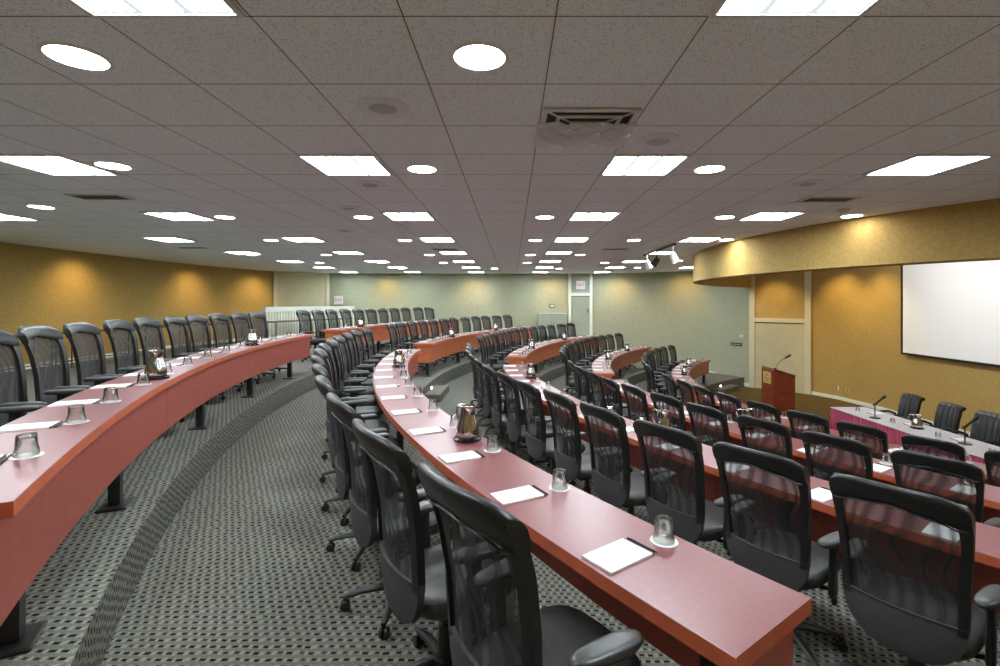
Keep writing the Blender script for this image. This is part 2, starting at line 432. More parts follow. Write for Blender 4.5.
def strip(name, pts, z0, z1, th, m):
    """baseboard-like strip inside a wall path"""
    bm = bmesh.new(); V = [Vector(p) for p in pts]; n = len(V); inn = []; cen = Vector((0, 9.7))
    for i, p in enumerate(V):
        d = (V[min(i+1,n-1)] - V[max(i-1,0)]).normalized(); nn = Vector((-d.y, d.x))
        if nn.dot(p - cen) > 0: nn = -nn
        inn.append(p + nn*th)
    a = [(bm.verts.new((p.x,p.y,z0)), bm.verts.new((p.x,p.y,z1)), bm.verts.new((q.x,q.y,z1)), bm.verts.new((q.x,q.y,z0))) for p, q in zip(V, inn)]
    for A, B in zip(a, a[1:]):
        for q in range(4): bm.faces.new((A[q],B[q],B[(q+1)%4],A[(q+1)%4]))
    bm.faces.new(a[0]); bm.faces.new(a[-1][::-1])
    return struct(name, bm, m)
strip('baseboard_left', smooth_path(LEFT), 1.47, 1.57, .02, M['white_trim'])
strip('baseboard_right', RIGHT[:6], 0, .10, .02, M['white_trim'])
strip('baseboard_door', [(7.52,16.96),(7.9,16.3)], 0, .12, .02, M['white_trim'])

# doors / framed panels -------------------------------------------------
def along(p0, p1, s, off, z):
    p0, p1 = Vector(p0), Vector(p1); d = (p1-p0).normalized(); n = Vector((-d.y, d.x)); c = Vector((0,9.7))
    if n.dot(p0-c) > 0: n = -n
    q = p0 + d*s + n*off
    return Vector((q.x, q.y, z)), math.atan2(d.y, d.x)
def wbox(bm, p0, p1, s0, s1, z0, z1, off, th, mi=0):
    c, a = along(p0, p1, (s0+s1)/2, off+th/2, (z0+z1)/2)
    add_box(bm, c, (abs(s1-s0), th, z1-z0), a, mi)
def framed_door(name, p0, p1, z0, zh, ztop, mdoor, mupper, mtrim, m0=.0, post=.13, handle=True):
    L = (Vector(p1)-Vector(p0)).length
    bm = bmesh.new(); wbox(bm, p0, p1, m0+post, L-m0-post, z0, zh, .004, .045)
    d = struct(name, bm, mdoor)
    bm = bmesh.new()
    wbox(bm, p0, p1, m0, m0+post, z0, ztop, .004, .075); wbox(bm, p0, p1, L-m0-post, L-m0, z0, ztop, .004, .075)
    wbox(bm, p0, p1, m0+post, L-m0-post, zh+.006, zh+.14, .004, .075)
    obj('door_frame', bm, mtrim, d)
    bm = bmesh.new(); wbox(bm, p0, p1, m0+post, L-m0-post, zh+.14, ztop, .004, .03); obj('upper_panel', bm, mupper, d)
    bm = bmesh.new(); wbox(bm, p0, p1, m0+post, L-m0-post, zh-.02, zh+.006, .045, .01); obj('header_gap', bm, M['black'], d)
    if handle:
        bm = bmesh.new(); c, a = along(p0, p1, L-m0-post-.08, .055, z0+1.0)
        add_box(bm, c, (.03,.03,.16), a); obj('door_handle', bm, M['chrome'], d)
    return d
framed_door('door_1', DOOR[0], DOOR[1], 0, 2.16, CEIL, M['door'], M['gold_door'], M['trim'], .0, .17, False)
framed_door('door_2', (2.28,19.9), (3.25,19.9), 1.47, 3.05, CEIL, M['greydoor'], M['greydoor'], M['white_trim'], .0, .11)
# alcove panel
bm = bmesh.new(); L = (Vector(ALC[1])-Vector(ALC[0])).length
wbox(bm, *ALC, .12, L-.12, 1.47, CEIL-.1, .004, .03); d = struct('door_3', bm, M['door'])
bm = bmesh.new(); wbox(bm, *ALC, 0, .13, 1.47, CEIL, .004, .07); wbox(bm, *ALC, L-.13, L, 1.47, CEIL, .004, .07); wbox(bm, *ALC, .13, L-.13, CEIL-.1, CEIL, .004, .07)
obj('door_frame', bm, M['trim'], d)
# stair stringer on the diagonal wall by the end steps
bm = bmesh.new()
P = [(6.55,18.33),(7.0,17.8),(7.25,17.42),(7.52,16.96)]; H = [.40,.40,.30,.12]
va = []
for (x,y), h in zip(P, H):
    n = Vector((-.55,-.8))*.03
    va.append([bm.verts.new((x+n.x*q,y+n.y*q,z)) for q, z in ((0,0),(0,h),(1,h),(1,0))])
for A, B in zip(va, va[1:]):
    for q in range(4): bm.faces.new((A[q],B[q],B[(q+1)%4],A[(q+1)%4]))
bm.faces.new(va[0]); bm.faces.new(va[-1][::-1])
struct('trim_stringer', bm, M['white_trim'])

# half wall with slatted front behind the top row
hw = None
bm = bmesh.new(); ang0, ang1, N = 17.0, 28.4, 24; R0 = 21.0
def arc_box(bm, r0, r1, z0, z1, a0, a1, n, mi=0):
    cs = []
    for i in range(n+1):
        a = a0 + (a1-a0)*i/n
        cs.append([bm.verts.new(pol(r, a, z)) for r, z in ((r0,z0),(r0,z1),(r1,z1),(r1,z0))])
    for A, B in zip(cs, cs[1:]):
        for q in range(4): bm.faces.new((A[q],B[q],B[(q+1)%4],A[(q+1)%4])).material_index = mi
    bm.faces.new(cs[0]).material_index = mi; bm.faces.new(cs[-1][::-1]).material_index = mi
arc_box(bm, R0, R0+.1, 1.47, 2.50, ang0, ang1, N)
hw = struct('wall_half', bm, M['trim'])
bm = bmesh.new(); arc_box(bm, R0-.05, R0+.16, 2.50, 2.66, ang0-.15, ang1, N); obj('cap', bm, M['white_trim'], hw)
bm = bmesh.new()
k = ang0
while k < ang1: arc_box(bm, R0-.03, R0, 1.5, 2.50, k, k+.14, 1); k += .34
obj('slats', bm, M['white_trim'], hw)

# ------------------------------------------------------------------ curved tables
def build_table(key, half):
    R, z = ROWS[key]; a0, a1 = SPAN[key][half]
    far = half == 1
    nm = 'near half' if half == 0 else 'far half'
    mid = (a0+a1)/2
    t = thing('curved_table', f'long curved red laminate table forming the {nm} of the {RNAME[key]}', 'table', pol(R+W/2, mid, z), 0, 'curved red tables')
    org = t.location.copy()
    n = int((a1-a0)*1.6)
    bm = bmesh.new(); top = z+.74; cs = []
    for i in range(n+1):
        a = a0 + (a1-a0)*i/n
        cs.append([bm.verts.new(pol(r, a, zz)-org) for r, zz in ((R,top-.05),(R,top-.002),(R+.002,top),(R+W-.002,top),(R+W,top-.002),(R+W,top-.05))])
    for A, B in zip(cs, cs[1:]):
        for q in range(6):
            bm.faces.new((A[q],B[q],B[(q+1)%6],A[(q+1)%6])).material_index = 0 if q in (1,2,3) else 1
    bm.faces.new(cs[0]).material_index = 1; bm.faces.new(cs[-1][::-1]).material_index = 1
    obj('tabletop', bm, [M['top'], M['edge']], t, smooth=30)
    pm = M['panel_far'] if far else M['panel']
    L = math.radians(a1-a0)*R; k = max(1, round(L/(1.35 if far else 2.9)))
    for j in range(k):
        b0 = a0 + .12 + (a1-a0-.24)*j/k - (2.4 if (key, half, j) == ('A', 0, 0) else 0); b1 = a0 + .12 + (a1-a0-.24)*(j+1)/k - math.degrees(.003/R)
        bm = bmesh.new(); arc_box(bm, R+.055, R+.08, z+.315, top-.05, b0, b1, max(2, int((b1-b0)*1.6)))
        for v in bm.verts: v.co -= org
        obj('modesty_panel', bm, pm, t, smooth=30)
    # end support panel
    for e, sgn in ((a0+.12, 1), (a1-.12, -1)):
        if (key, half, sgn) == ('A', 0, 1): continue
        bm = bmesh.new(); wd = math.degrees(.03/R)
        arc_box(bm, R+.081, R+W-.06, z+.315, top-.05, min(e, e+sgn*wd), max(e, e+sgn*wd), 1)
        for v in bm.verts: v.co -= org
        obj('end_panel', bm, pm, t)
    ln = max(3, round(L/1.75))
    for a in ([-28.8,-23.6,-15.9,-9.5,-3.5] if (key, half) == ('A', 0) else [a0 + .9 + (a1-a0-1.8)*j/(ln-1) for j in range(ln)]):
        bm = bmesh.new(); c = pol(R+.17, a, 0) - org
        add_box(bm, (c.x, c.y, .355), (.065,.065,.67), -math.radians(a))
        add_rbox(bm, (c.x, c.y, .008), (.17,.20,.016), .006, 1, -math.radians(a))
        add_box(bm, (c.x, c.y, .675), (.16,.06,.028), -math.radians(a))
        obj('leg', bm, M['steel_black'], t)
    return t
for key in 'ABCDE':
    for h in (0, 1): build_table(key, h)

# ------------------------------------------------------------------ conference chair
def back_x(y, z):
    pts = [(.38,-.225),(.50,-.24),(.62,-.245),(.78,-.255),(.95,-.287),(1.08,-.332),(1.17,-.368)]
    z_ = min(max(z, pts[0][0]), pts[-1][0])
    for (z0,x0),(z1,x1) in zip(pts, pts[1:]):
        if z_ <= z1:
            s = (z_-z0)/(z1-z0); s2 = s
            x = x0 + (x1-x0)*s2; break
    return x + .75*y*y
def half_w(z):
    pts = [(.385,.0),(.39,.065),(.405,.115),(.43,.158),(.47,.195),(.52,.217),(.60,.228),(.75,.232),(.9,.243),(1.03,.253),(1.08,.252),(1.115,.24),(1.14,.218),(1.157,.185),(1.165,.15)]
    for (z0,w0),(z1,w1) in zip(pts, pts[1:]):
        if z <= z1: return w0 + (w1-w0)*max(0,(z-z0))/(z1-z0)
    return pts[-1][1]
def shell(bm, rows, thick, mi=0):
    """rows: list of lists of (y, z) with equal length; makes a closed curved shell"""
    F, B = [], []
    for ri, row in enumerate(rows):
        t = thick[ri] if isinstance(thick, (list,tuple)) else thick
        F.append([bm.verts.new((back_x(y,z)+t/2, y, z)) for y, z in row])
        B.append([bm.verts.new((back_x(y,z)-t/2, y, z)) for y, z in row])
    n, m = len(rows), len(rows[0])
    for i in range(n-1):
        for j in range(m-1):
            bm.faces.new((F[i][j],F[i][j+1],F[i+1][j+1],F[i+1][j])); bm.faces.new((B[i][j],B[i+1][j],B[i+1][j+1],B[i][j+1]))
    for j in range(m-1):
        bm.faces.new((F[0][j],B[0][j],B[0][j+1],F[0][j+1])); bm.faces.new((F[-1][j],F[-1][j+1],B[-1][j+1],B[-1][j]))
    for i in range(n-1):
        bm.faces.new((F[i][0],F[i+1][0],B[i+1][0],B[i][0])); bm.faces.new((F[i][-1],B[i][-1],B[i+1][-1],F[i+1][-1]))
SEAM = .60                     # where the lower fabric panel ends
def band_low(y):                # lower edge of the leather head band
    u = min(1, abs(y)/.205)
    return 1.072 + .006*math.cos(u*PI*2) - .045*u**3
def make_chair():
    t = thing('conference_chair', 'x', 'chair')
    # back: leather head roll + side rails
    bm = bmesh.new(); m = 15
    tops = [1.165, 1.157, 1.14, 1.115, 1.08]
    rows = []; th = []
    # head band: from the lower edge up, columns in relative y
    for s, tk in ((0,.034),(.12,.046),(.35,.052),(.6,.054),(.8,.046),(.93,.034),(1.0,.014)):
        row = []
        for j in range(m):
            u = -1 + 2*j/(m-1)
            z1 = 1.165 - .030*abs(u)**6 - .006*u*u
            y = u*half_w(1.06); z = band_low(y) + (z1 - band_low(y))*s
            y = u*(half_w(1.06) - .016*max(0, (s-.55)/.45)**2)
            row.append((y, z))
        rows.append(row); th.append(tk)
    shell(bm, rows, th)
    for sg in (-1, 1):
        rows = []
        for i in range(13):
            z = SEAM - .03 + (1.05 - SEAM + .03)*i/12
            wo = half_w(z); wi = wo - (.034 + .012*max(0,(z-.95)/.1))
            rows.append([(sg*(wi + (wo-wi)*q/3), z - (0.0)) for q in range(4)])
        shell(bm, rows, .030)
    back = obj('backrest', bm, M['leather'], t, smooth=50)
    # welt of the head roll
    bm = bmesh.new()
    add_tube(bm, [(back_x(y, band_low(y))-.024, y, band_low(y)-.002) for y in [(-.235+.47*i/16) for i in range(17)]], .0045, 6)
    obj('welt', bm, M['leather'], back, smooth=60)
    bm = bmesh.new(); rows = []
    for i in range(13):
        row = []
        for j in range(13):
            u = -1 + 2*j/12
            z0 = SEAM
            y = u*.205
            z = z0 + (band_low(y)+.004 - z0)*i/12
            row.append((u*(half_w(z)-.030), z))
        rows.append(row)
    F = [[bm.verts.new((back_x(y,z), y, z)) for y, z in r] for r in rows]
    for i in range(12):
        for j in range(12): bm.faces.new((F[i][j],F[i][j+1],F[i+1][j+1],F[i+1][j]))
    o = obj('mesh_panel', bm, M['meshfab'], back, smooth=80); o['label'] = 'see-through black mesh back panel'
    bm = bmesh.new(); rows = []
    for z in (.386,.39,.405,.43,.47,.52,.56,SEAM):
        w = max(half_w(z), .03); rows.append([(-w + 2*w*j/12, z + (.018*(1-(abs(-1+2*j/12))**2) if z == SEAM else 0)*0) for j in range(13)])
    shell(bm, rows, [.012,.02,.026,.028,.028,.028,.028,.022])
    o = obj('lower_panel', bm, M['fabric'], back, smooth=50); o['label'] = 'charcoal fabric panel with rounded bottom'
    bm = bmesh.new(); add_tube(bm, [(back_x(y, SEAM)-.014, y, SEAM) for y in [(-.222+.444*i/12) for i in range(13)]], .0028, 6)
    o = obj('piping', bm, M['pad'], back, smooth=60); o['label'] = 'thin grey piping'
    # seat
    bm = bmesh.new()
    add_super(bm, (.065,0,0), [(.425,.86),(.432,.95),(.455,1.0),(.482,.995),(.497,.955),(.505,.86),(.507,.6)], .245, .232, 3.6, 36, tilt=Matrix.Rotation(math.radians(-2), 3, 'Y'))
    obj('seat', bm, M['seatleather'], t, smooth=50)
    bm = bmesh.new(); add_rbox(bm, (0,0,.40), (.26,.20,.055), .012); add_box(bm, (-.16,0,.40), (.14,.09,.02)); add_box(bm, (-.215,0,.45), (.018,.09,.12))
    obj('tilt_mechanism', bm, M['plastic'], t)
    bm = bmesh.new(); add_tube(bm, [(.02,-.10,.40),(.03,-.20,.395),(.03,-.235,.385)], .006, 6); add_super(bm, (.03,-.25,.35), [(-.035,.3),(-.028,.8),(-.01,1.0),(.01,.75),(.03,.3)], .022, .014, 2.2, 12)
    obj('lever', bm, M['plastic'], t, smooth=50)
    for sg in (-1, 1):
        bm = bmesh.new()
        add_tube(bm, [(.0,sg*.10,.405),(.0,sg*.21,.402),(.0,sg*.25,.415)], [.018,.018,.016], 8, flat=.6)
        add_super(bm, (.0,sg*.256,0), [(.37,.4),(.38,.85),(.40,1.0),(.52,.95),(.58,.82),(.645,.82),(.655,.9)], .038, .017, 2.6, 16)
        a = obj('armrest', bm, M['plastic'], t, smooth=50)
        bm = bmesh.new()
        add_super(bm, (.02,sg*.256,.657), [(0,.72),(.006,.92),(.018,1.0),(.028,.96),(.034,.82),(.036,.5)], .13, .041, 2.7, 24, tilt=Matrix.Rotation(math.radians(sg*6), 3, 'Z'))
        obj('arm_pad', bm, M['pad'], a, smooth=50)
    bm = bmesh.new(); add_lathe(bm, [(0,.12),(.034,.12),(.034,.27),(.024,.275),(.024,.40),(0,.40)], 16); add_lathe(bm, [(0,.065),(.052,.065),(.058,.085),(.05,.125),(.034,.13),(0,.13)], 18)
    obj('gas_column', bm, M['plastic'], t, smooth=40)
    for k in range(5):
        a = 2*PI*k/5 + .35; ca, sa = math.cos(a), math.sin(a)
        bm = bmesh.new()
        add_tube(bm, [(ca*r, sa*r, z) for r, z in ((.035,.098),(.10,.102),(.20,.094),(.27,.080),(.30,.070))], [.030,.027,.022,.019,.014], 8, flat=.75)
        leg = obj('leg', bm, M['plastic'], t, smooth=50)
        bm = bmesh.new(); rr = .29; tn = Vector((-sa, ca, 0)); c = Vector((ca*rr, sa*rr, .027))
        rt = Matrix(((ca, 0, -sa), (sa, 0, ca), (0, 1, 0)))
        for off in (-.014, .014):
            add_lathe(bm, [(0,-.008),(.023,-.008),(.027,-.004),(.027,.004),(.023,.008),(0,.008)], 14, c + tn*off, rot=rt)
        add_tube(bm, [c + Vector((0,0,.0)), c + Vector((0,0,.045))], .009, 6)
        obj('caster', bm, M['plastic'], leg, smooth=40)
    register(t)
    return t
chair = make_chair()

# table-top things
def make_glass():
    t = thing('water_glass', 'x', 'glass')
    bm = bmesh.new()
    prof = [(.0395,.0),(.0405,.002),(.0400,.010),(.0385,.026),(.0345,.040),(.0345,.046),(.0335,.062),(.0325,.081),(.030,.086),(.0,.086)]
    fl = [0,0,0,0,.035,.05,.05,.04,.02,0]
    add_lathe(bm, prof, 24, flute=fl)
    inner = [(.0,.070),(.026,.070),(.029,.064),(.0315,.042),(.0365,.020),(.0395,.0)]
    add_lathe(bm, inner, 24)
    obj('tumbler', bm, M['glass'], t, smooth=35)
    register(t); return t
def make_coaster():
    bm = bmesh.new()
    add_lathe(bm, [(0,0),(.052,0),(.053,.001),(.052,.002),(0,.002)], 28, flute=[0,.02,.02,.02,0])
    o = obj('coaster', bm, M['coaster'], None); tag(o, 'x', 'coaster'); CH[o.name] = []
    return o
def make_pad():
    t = thing('notepad', 'x', 'notepad')
    bm = bmesh.new(); add_box(bm, (0,0,.004), (.215,.140,.008)); obj('sheets', bm, M['paper'], t)
    bm = bmesh.new(); add_box(bm, (.1105,0,.0042), (.006,.141,.0085)); obj('binding', bm, M['pen'], t)
    register(t); return t
def make_pen():
    t = thing('pen', 'x', 'pen')
    bm = bmesh.new(); add_tube(bm, [(0,-.068,.005),(0,-.055,.005),(0,.066,.005),(0,.07,.005)], [.0015,.0045,.0048,.003], 8)
    obj('barrel', bm, M['pen'], t, smooth=40)
    bm = bmesh.new(); add_box(bm, (0,.045,.0105), (.003,.04,.0015)); obj('clip', bm, M['chrome'], t)
    register(t); return t
def make_pitcher():
    t = thing('water_pitcher', 'x', 'pitcher')
    bm = bmesh.new()
    add_lathe(bm, [(0,0),(.066,0),(.074,.008),(.077,.03),(.074,.065),(.062,.11),(.052,.145),(.047,.17),(.048,.195),(.053,.212),(.050,.212),(.045,.195),(.044,.17),(.05,.14),(.06,.10),(.07,.06),(.07,.02),(0,.012)], 32)
    # pull a spout out of the rim
    for v in bm.verts:
        if v.co.z > .18 and v.co.x > 0:
            k = (v.co.z-.18)/.032; a = math.atan2(v.co.y, v.co.x)
            v.co.x += .028*k*max(0, math.cos(a*2.2)) if abs(a) < .7 else 0
            v.co.z += .008*k*max(0, math.cos(a*2.2)) if abs(a) < .7 else 0
    obj('jug', bm, M['chrome'], t, smooth=50)
    bm = bmesh.new(); add_tube(bm, [(-.046,0,.195),(-.075,0,.205),(-.102,0,.19),(-.108,0,.155),(-.098,0,.115),(-.080,0,.085),(-.068,0,.075)], .0065, 8, flat=1.3)
    obj('handle', bm, M['chrome'], t, smooth=60)
    register(t); return t
def make_tray():
    bm = bmesh.new()
    add_lathe(bm, [(0,0),(.088,0),(.094,.004),(.095,.016),(.090,.016),(.086,.008),(0,.006)], 32)
    o = obj('pitcher_tray', bm, M['tray'], None, smooth=40); tag(o, 'x', 'tray'); CH[o.name] = []
    return o
glass, coaster, pad, pen, pitcher, tray = make_glass(), make_coaster(), make_pad(), make_pen(), make_pitcher(), make_tray()

# seat angles of every half row: (table settings, chairs)
def seq(a, d, n): return [a + d*i for i in range(n)]
SEATS = {
    ('A',0): seq(-28.95, 2.25, 13), ('B',0): seq(-34.1, 2.64, 13), ('C',0): seq(-38.7, 2.8, 14), ('D',0): seq(-37.6, 3.35, 11), ('E',0): seq(-35.0, 4.05, 9),
    ('A',1): seq(5.4, 2.2, 11), ('B',1): seq(5.6, 2.64, 12), ('C',1): seq(7.0, 2.95, 12), ('D',1): seq(6.0, 3.4, 11), ('E',1): seq(6.5, 4.1, 9)}
CHAIRS = dict(SEATS)
CHAIRS['A',0] = [-26.5,-24.2,-21.9,-19.6,-17.4,-15.1,-12.75,-10.5,-8.25,-6.0,-3.75,-1.5]
CHAIR_R = {'B': .215, 'C': .30, 'A': .30}
SWIV = {'A': 3}
#                    # radial offset of a chair beyond the table's outer edge
def offs(key, half, i): return CHAIR_R.get((key, half, i), CHAIR_R.get(key, .34) if half == 0 else .34)
for (key, half), angs in CHAIRS.items():
    R, z = ROWS[key]; n = len(angs); hn = 'near' if half == 0 else 'far'
    for i, a in enumerate(angs):
        k = n-1-i if half == 0 else i
        jit = random.uniform(-3, 3)
        o = place(chair, pol(R + W + offs(key,half,i) + random.uniform(-.012,.025), a, z), -math.radians(a + jit + (SWIV.get(key, 0) if half == 0 else 0)),
              f'black mesh office chair, {ORD[k]} from the aisle, {hn} half of the {RNAME[key]}', f'office chairs, {hn} half of the {RNAME[key]}')
PITCH = {('A',0): (-21.05,-9.8), ('B',0): (-27.5,-11.7), ('C',0): (-26.1,-9.3), ('D',0): (-22.5,), ('A',1): (8.7,), ('B',1): (12.2,25.4), ('C',1): (14.4,29.1), ('D',1): (17.9,31.5), ('E',1): (16.75,29.05)}
for (key, half), angs in SEATS.items():
    R, z = ROWS[key]; n = len(angs); hn = 'near' if half == 0 else 'far'; zt = z+.74
    for i, a in enumerate(angs):
        k = n-1-i if half == 0 else i
        at = f'{ORD[k]} place from the aisle, {hn} half of the {RNAME[key]}'
        j = random.uniform(-.15,.15)
        gr = .125 if (key, half) == ('A', 0) else .075
        place(coaster, pol(R+gr, a+j, zt), random.uniform(0,6), f'white paper coaster, {at}', f'coasters, {hn} half of the {RNAME[key]}')
        place(glass, pol(R+gr, a+j, zt+.002), random.uniform(0,6), f'clear glass upside down, {at}', f'glasses, {hn} half of the {RNAME[key]}')
        rz = -math.radians(a) + random.uniform(-.06,.06)
        p = pol(R+.305, a, zt)
        place(pad, p, rz, f'white notepad, {at}', f'notepads, {hn} half of the {RNAME[key]}')
        place(pen, p + Matrix.Rotation(rz,3,'Z') @ Vector((.128,-.005,0)), rz+random.uniform(-.03,.03), f'dark pen along a notepad, {at}', f'pens, {hn} half of the {RNAME[key]}')
    ps = PITCH.get((key,half), ())
    for q, a in enumerate(ps):
        wh = '' if len(ps) == 1 else (' nearer the camera' if q == 0 else ' farther from the camera')
        p = pol(R+.12, a, zt)
        place(tray, p, 0, f'round black tray under the pitcher{wh}, {hn} half of the {RNAME[key]}', 'black pitcher trays')
        place(pitcher, p + Vector((0,0,.0165)), -.6 + random.uniform(-.3,.3), f'polished steel water pitcher{wh}, {hn} half of the {RNAME[key]}', 'steel water pitchers')

# ------------------------------------------------------------------ folding tables along the left wall
def make_side_table():
    t = thing('folding_table', 'x', 'table')
    bm = bmesh.new(); add_rbox(bm, (0,0,.725), (.46,1.72,.03), .006, 1); obj('tabletop', bm, M['table_black'], t)
    for sy in (-.7, .7):
        bm = bmesh.new()
        for sx in (-.17, .17): add_tube(bm, [(sx,sy,.0),(sx,sy,.71)], .014, 8)
        add_tube(bm, [(-.17,sy,.14),(.17,sy,.14)], .012, 8)
        obj('leg_frame', bm, M['chrome_leg'], t, smooth=50)
    bm = bmesh.new(); add_tube(bm, [(0,-.7,.14),(0,.7,.14)], .011, 8); obj('stretcher', bm, M['chrome_leg'], t, smooth=50)
    register(t); return t
sidet = make_side_table()
for i, (r, a) in enumerate(((21.15,-12.5),(21.2,-7.4),(21.25,-2.3),(21.3,2.8),(21.3,7.9),(21.0,13.0),(20.5,18.2),(20.45,23.4))):
    place(sidet, pol(r, a, 1.47), -math.radians(a),
          f'narrow dark folding table along the left wall, {ORD[i]} counting from the camera end' if i < 6 else ('narrow dark folding table before the left end of the slatted half wall' if i == 6 else 'narrow dark folding table before the right end of the slatted half wall'), 'dark folding tables by the wall')

# ------------------------------------------------------------------ ceiling fixtures
def make_panel():
    t = thing('ceiling_light_panel', 'x', 'ceiling light')
    bm = bmesh.new()
    for s in (-1, 1):
        add_box(bm, (s*.292,0,-.008), (.022,.606,.016)); add_box(bm, (0,s*.292,-.008), (.562,.022,.016))
    obj('frame', bm, M['vent_frame'], t)
    bm = bmesh.new(); add_box(bm, (0,0,-.005), (.562,.562,.006)); obj('diffuser', bm, M['panel_light'], t)
    register(t); return t
def make_can():
    t = thing('ceiling_downlight', 'x', 'ceiling light')
    bm = bmesh.new(); add_lathe(bm, [(.118,-.001),(.138,-.001),(.138,-.006),(.118,-.010),(.118,-.001)], 32); obj('trim_ring', bm, M['metal_white'], t, smooth=40)
    bm = bmesh.new(); add_lathe(bm, [(0,-.006),(.06,-.0058),(.119,-.004)], 32); obj('lens', bm, M['can_light'], t)
    register(t); return t
def make_speaker():
    t = thing('ceiling_speaker', 'x', 'speaker')
    bm = bmesh.new(); add_lathe(bm, [(.0,-.002),(.15,-.002),(.152,-.006),(.10,-.012),(.075,-.012)], 32); obj('rim', bm, M['fixture_paint'], t, smooth=40)
    bm = bmesh.new(); add_lathe(bm, [(.078,-.0125),(.06,-.020),(0,-.022)], 28); obj('grille', bm, M['speaker'], t, smooth=40)
    register(t); return t
def make_vent():
    t = thing('ceiling_vent', 'x', 'vent')
    bm = bmesh.new(); add_box(bm, (0,0,-.003), (.52,.22,.004)); obj('opening', bm, M['vent'], t)
    bm = bmesh.new()
    for s in (-1, 1): add_box(bm, (s*.27,0,-.007), (.02,.26,.012)); add_box(bm, (0,s*.12,-.007), (.52,.02,.012))
    obj('frame', bm, M['vent_frame'], t)
    register(t); return t
panel, can, speaker, vent = make_panel(), make_can(), make_speaker(), make_vent()
def ceil_at(u, v): # a point of the ceiling under which it was seen
    Y = 491*1.14/(301.7-v); return (u-512)/491*Y, Y
import itertools
PX = [-1.36, 1.08]
pan = []
ROWY = [1.645+2.44*i for i in range(8)]
for i, y in enumerate(ROWY):
    xs = [-6.24,-3.80,-1.36,1.08,3.43,5.90]
    if i == 2: xs = [-6.85,-4.41,-1.36,1.08,3.43]
    for x in xs:
        r = math.hypot(x-CX, y-CY)
        if r < 8.42 or x < -9.0 or y > 19.4 or (y > 17.5 and x > 5): continue
        if math.hypot(x-CX, y-CY) > 21.2: continue
        pan.append((i, x, y))
from collections import defaultdict
byrow = defaultdict(list)
for i, x, y in pan: byrow[i].append((x, y))
for i in sorted(byrow):
    for k, (x, y) in enumerate(sorted(byrow[i])):
        place(panel, (x,y,CEIL), 0, f'square lit ceiling panel, {ORD[k]} from the left in the {ORD[i]} row', 'square ceiling light panels')
cans = [(-2.02,2.28),(-.15,2.28),(-3.33,4.1),(-.77,4.2),(1.69,4.2),(-5.64,5.88),(-3.86,6.6),(-2.0,6.6),(.44,6.6),(2.86,6.6),(4.5,6.5),
        (-4.45,9.07),(-1.98,9.07),(.43,9.07),(2.25,9.07),(3.93,9.0),
        (-6.3,11.9),(-4.5,11.9),(-2.0,11.9),(.45,11.9),(1.65,11.9),(-5.6,14.3),(-3.8,14.3),(-2.0,14.3),(.44,14.3),(2.7,14.3),(4.6,13.6),
        (-3.8,16.8),(-.6,16.8),(1.6,16.8),(4.2,16.4)]
cr = defaultdict(list)
for x, y in cans: cr[y].append(x)
for i, y in enumerate(sorted(cr)):
    for k, x in enumerate(sorted(cr[y])):
        place(can, (x,y,CEIL), 0, f'round lit downlight, {ORD[k]} from the left in the {ORD[i]} line from the camera', 'round recessed downlights')
for i, (u, v) in enumerate(((383,107),(658,140),(370,184),(808,183),(347,207.5),(345,230.5))):
    x, y = ceil_at(u, v)
    place(speaker, (x,y,CEIL), 0, ['large round ceiling speaker beside the nearest middle downlight','round ceiling speaker next to the plastic-covered air vent','round ceiling speaker just behind the left middle light panel','round ceiling speaker in front of the dark vent on the right','round ceiling speaker just before a downlight left of the ceiling middle','farthest round ceiling speaker, left of the ceiling middle'][i], 'round ceiling speakers')
for i, (u, v) in enumerate(((101,196.5),(828,199),(445,249),(615,249),(192,247.5))):
    x, y = ceil_at(u, v)
    place(vent, (x,y,CEIL), 0, ['dark ceiling vent on the left, behind the nearest left light panel','dark ceiling vent on the right in front of the soffit','small ceiling vent far off, left of the room middle','small ceiling vent far off, right of the room middle','dark ceiling vent along the left wall, far back'][i], 'ceiling vents')
# air vent wrapped in plastic film
vt = thing('air_diffuser', 'square ceiling air diffuser half covered with wrinkled clear plastic film', 'vent', (.472,3.17,CEIL))
bm = bmesh.new(); add_box(bm, (0,0,-.002), (.57,.57,.003)); obj('opening', bm, M['vent'], vt)
bm = bmesh.new()
for q, w in ((.29,.03),(.20,.022),(.11,.02)):
    zz = -.012 + (.29-q)*-.05
    for s in (-1, 1): add_box(bm, (s*(q-w/2),0,zz), (w,2*q,.012)); add_box(bm, (0,s*(q-w/2),zz), (2*q-2*w,w,.012))
for s1 in (-1, 1):
    for s2 in (-1, 1): add_tube(bm, [(s1*.28,s2*.28,-.014),(s1*.1,s2*.1,-.022)], .006, 6)
obj('louvers', bm, M['vent_frame'], vt)
bm = bmesh.new(); n = 26; g = []
for i in range(n+1):
    row = []
    for j in range(n+1):
        x = -.31 + .62*i/n; y = -.13 + .44*j/n
        row.append(bm.verts.new((x, y, -.036 - .008*math.sin(x*21+y*13+2*math.sin(y*17)) - .006*math.sin(y*31-x*45) - .003*math.sin(x*80+y*50))))
    g.append(row)
for i in range(n):
    for j in range(n): bm.faces.new((g[i][j],g[i+1][j],g[i+1][j+1],g[i][j+1]))
obj('plastic_film', bm, M['plastic_film'], vt, smooth=180)
# smoke detector
x, y = ceil_at(844,209.5)
t = thing('smoke_detector', 'small round smoke detector on the ceiling before the soffit', 'detector', (x,y,CEIL))
bm = bmesh.new(); add_lathe(bm, [(0,0),(.075,0),(.075,-.014),(.06,-.02),(0,-.02)], 24); obj('base_plate', bm, M['trim'], t, smooth=40)
bm = bmesh.new(); add_lathe(bm, [(.05,-.02),(.048,-.045),(.03,-.052),(0,-.052)], 24); obj('sensor_head', bm, M['vent_frame'], t, smooth=40)
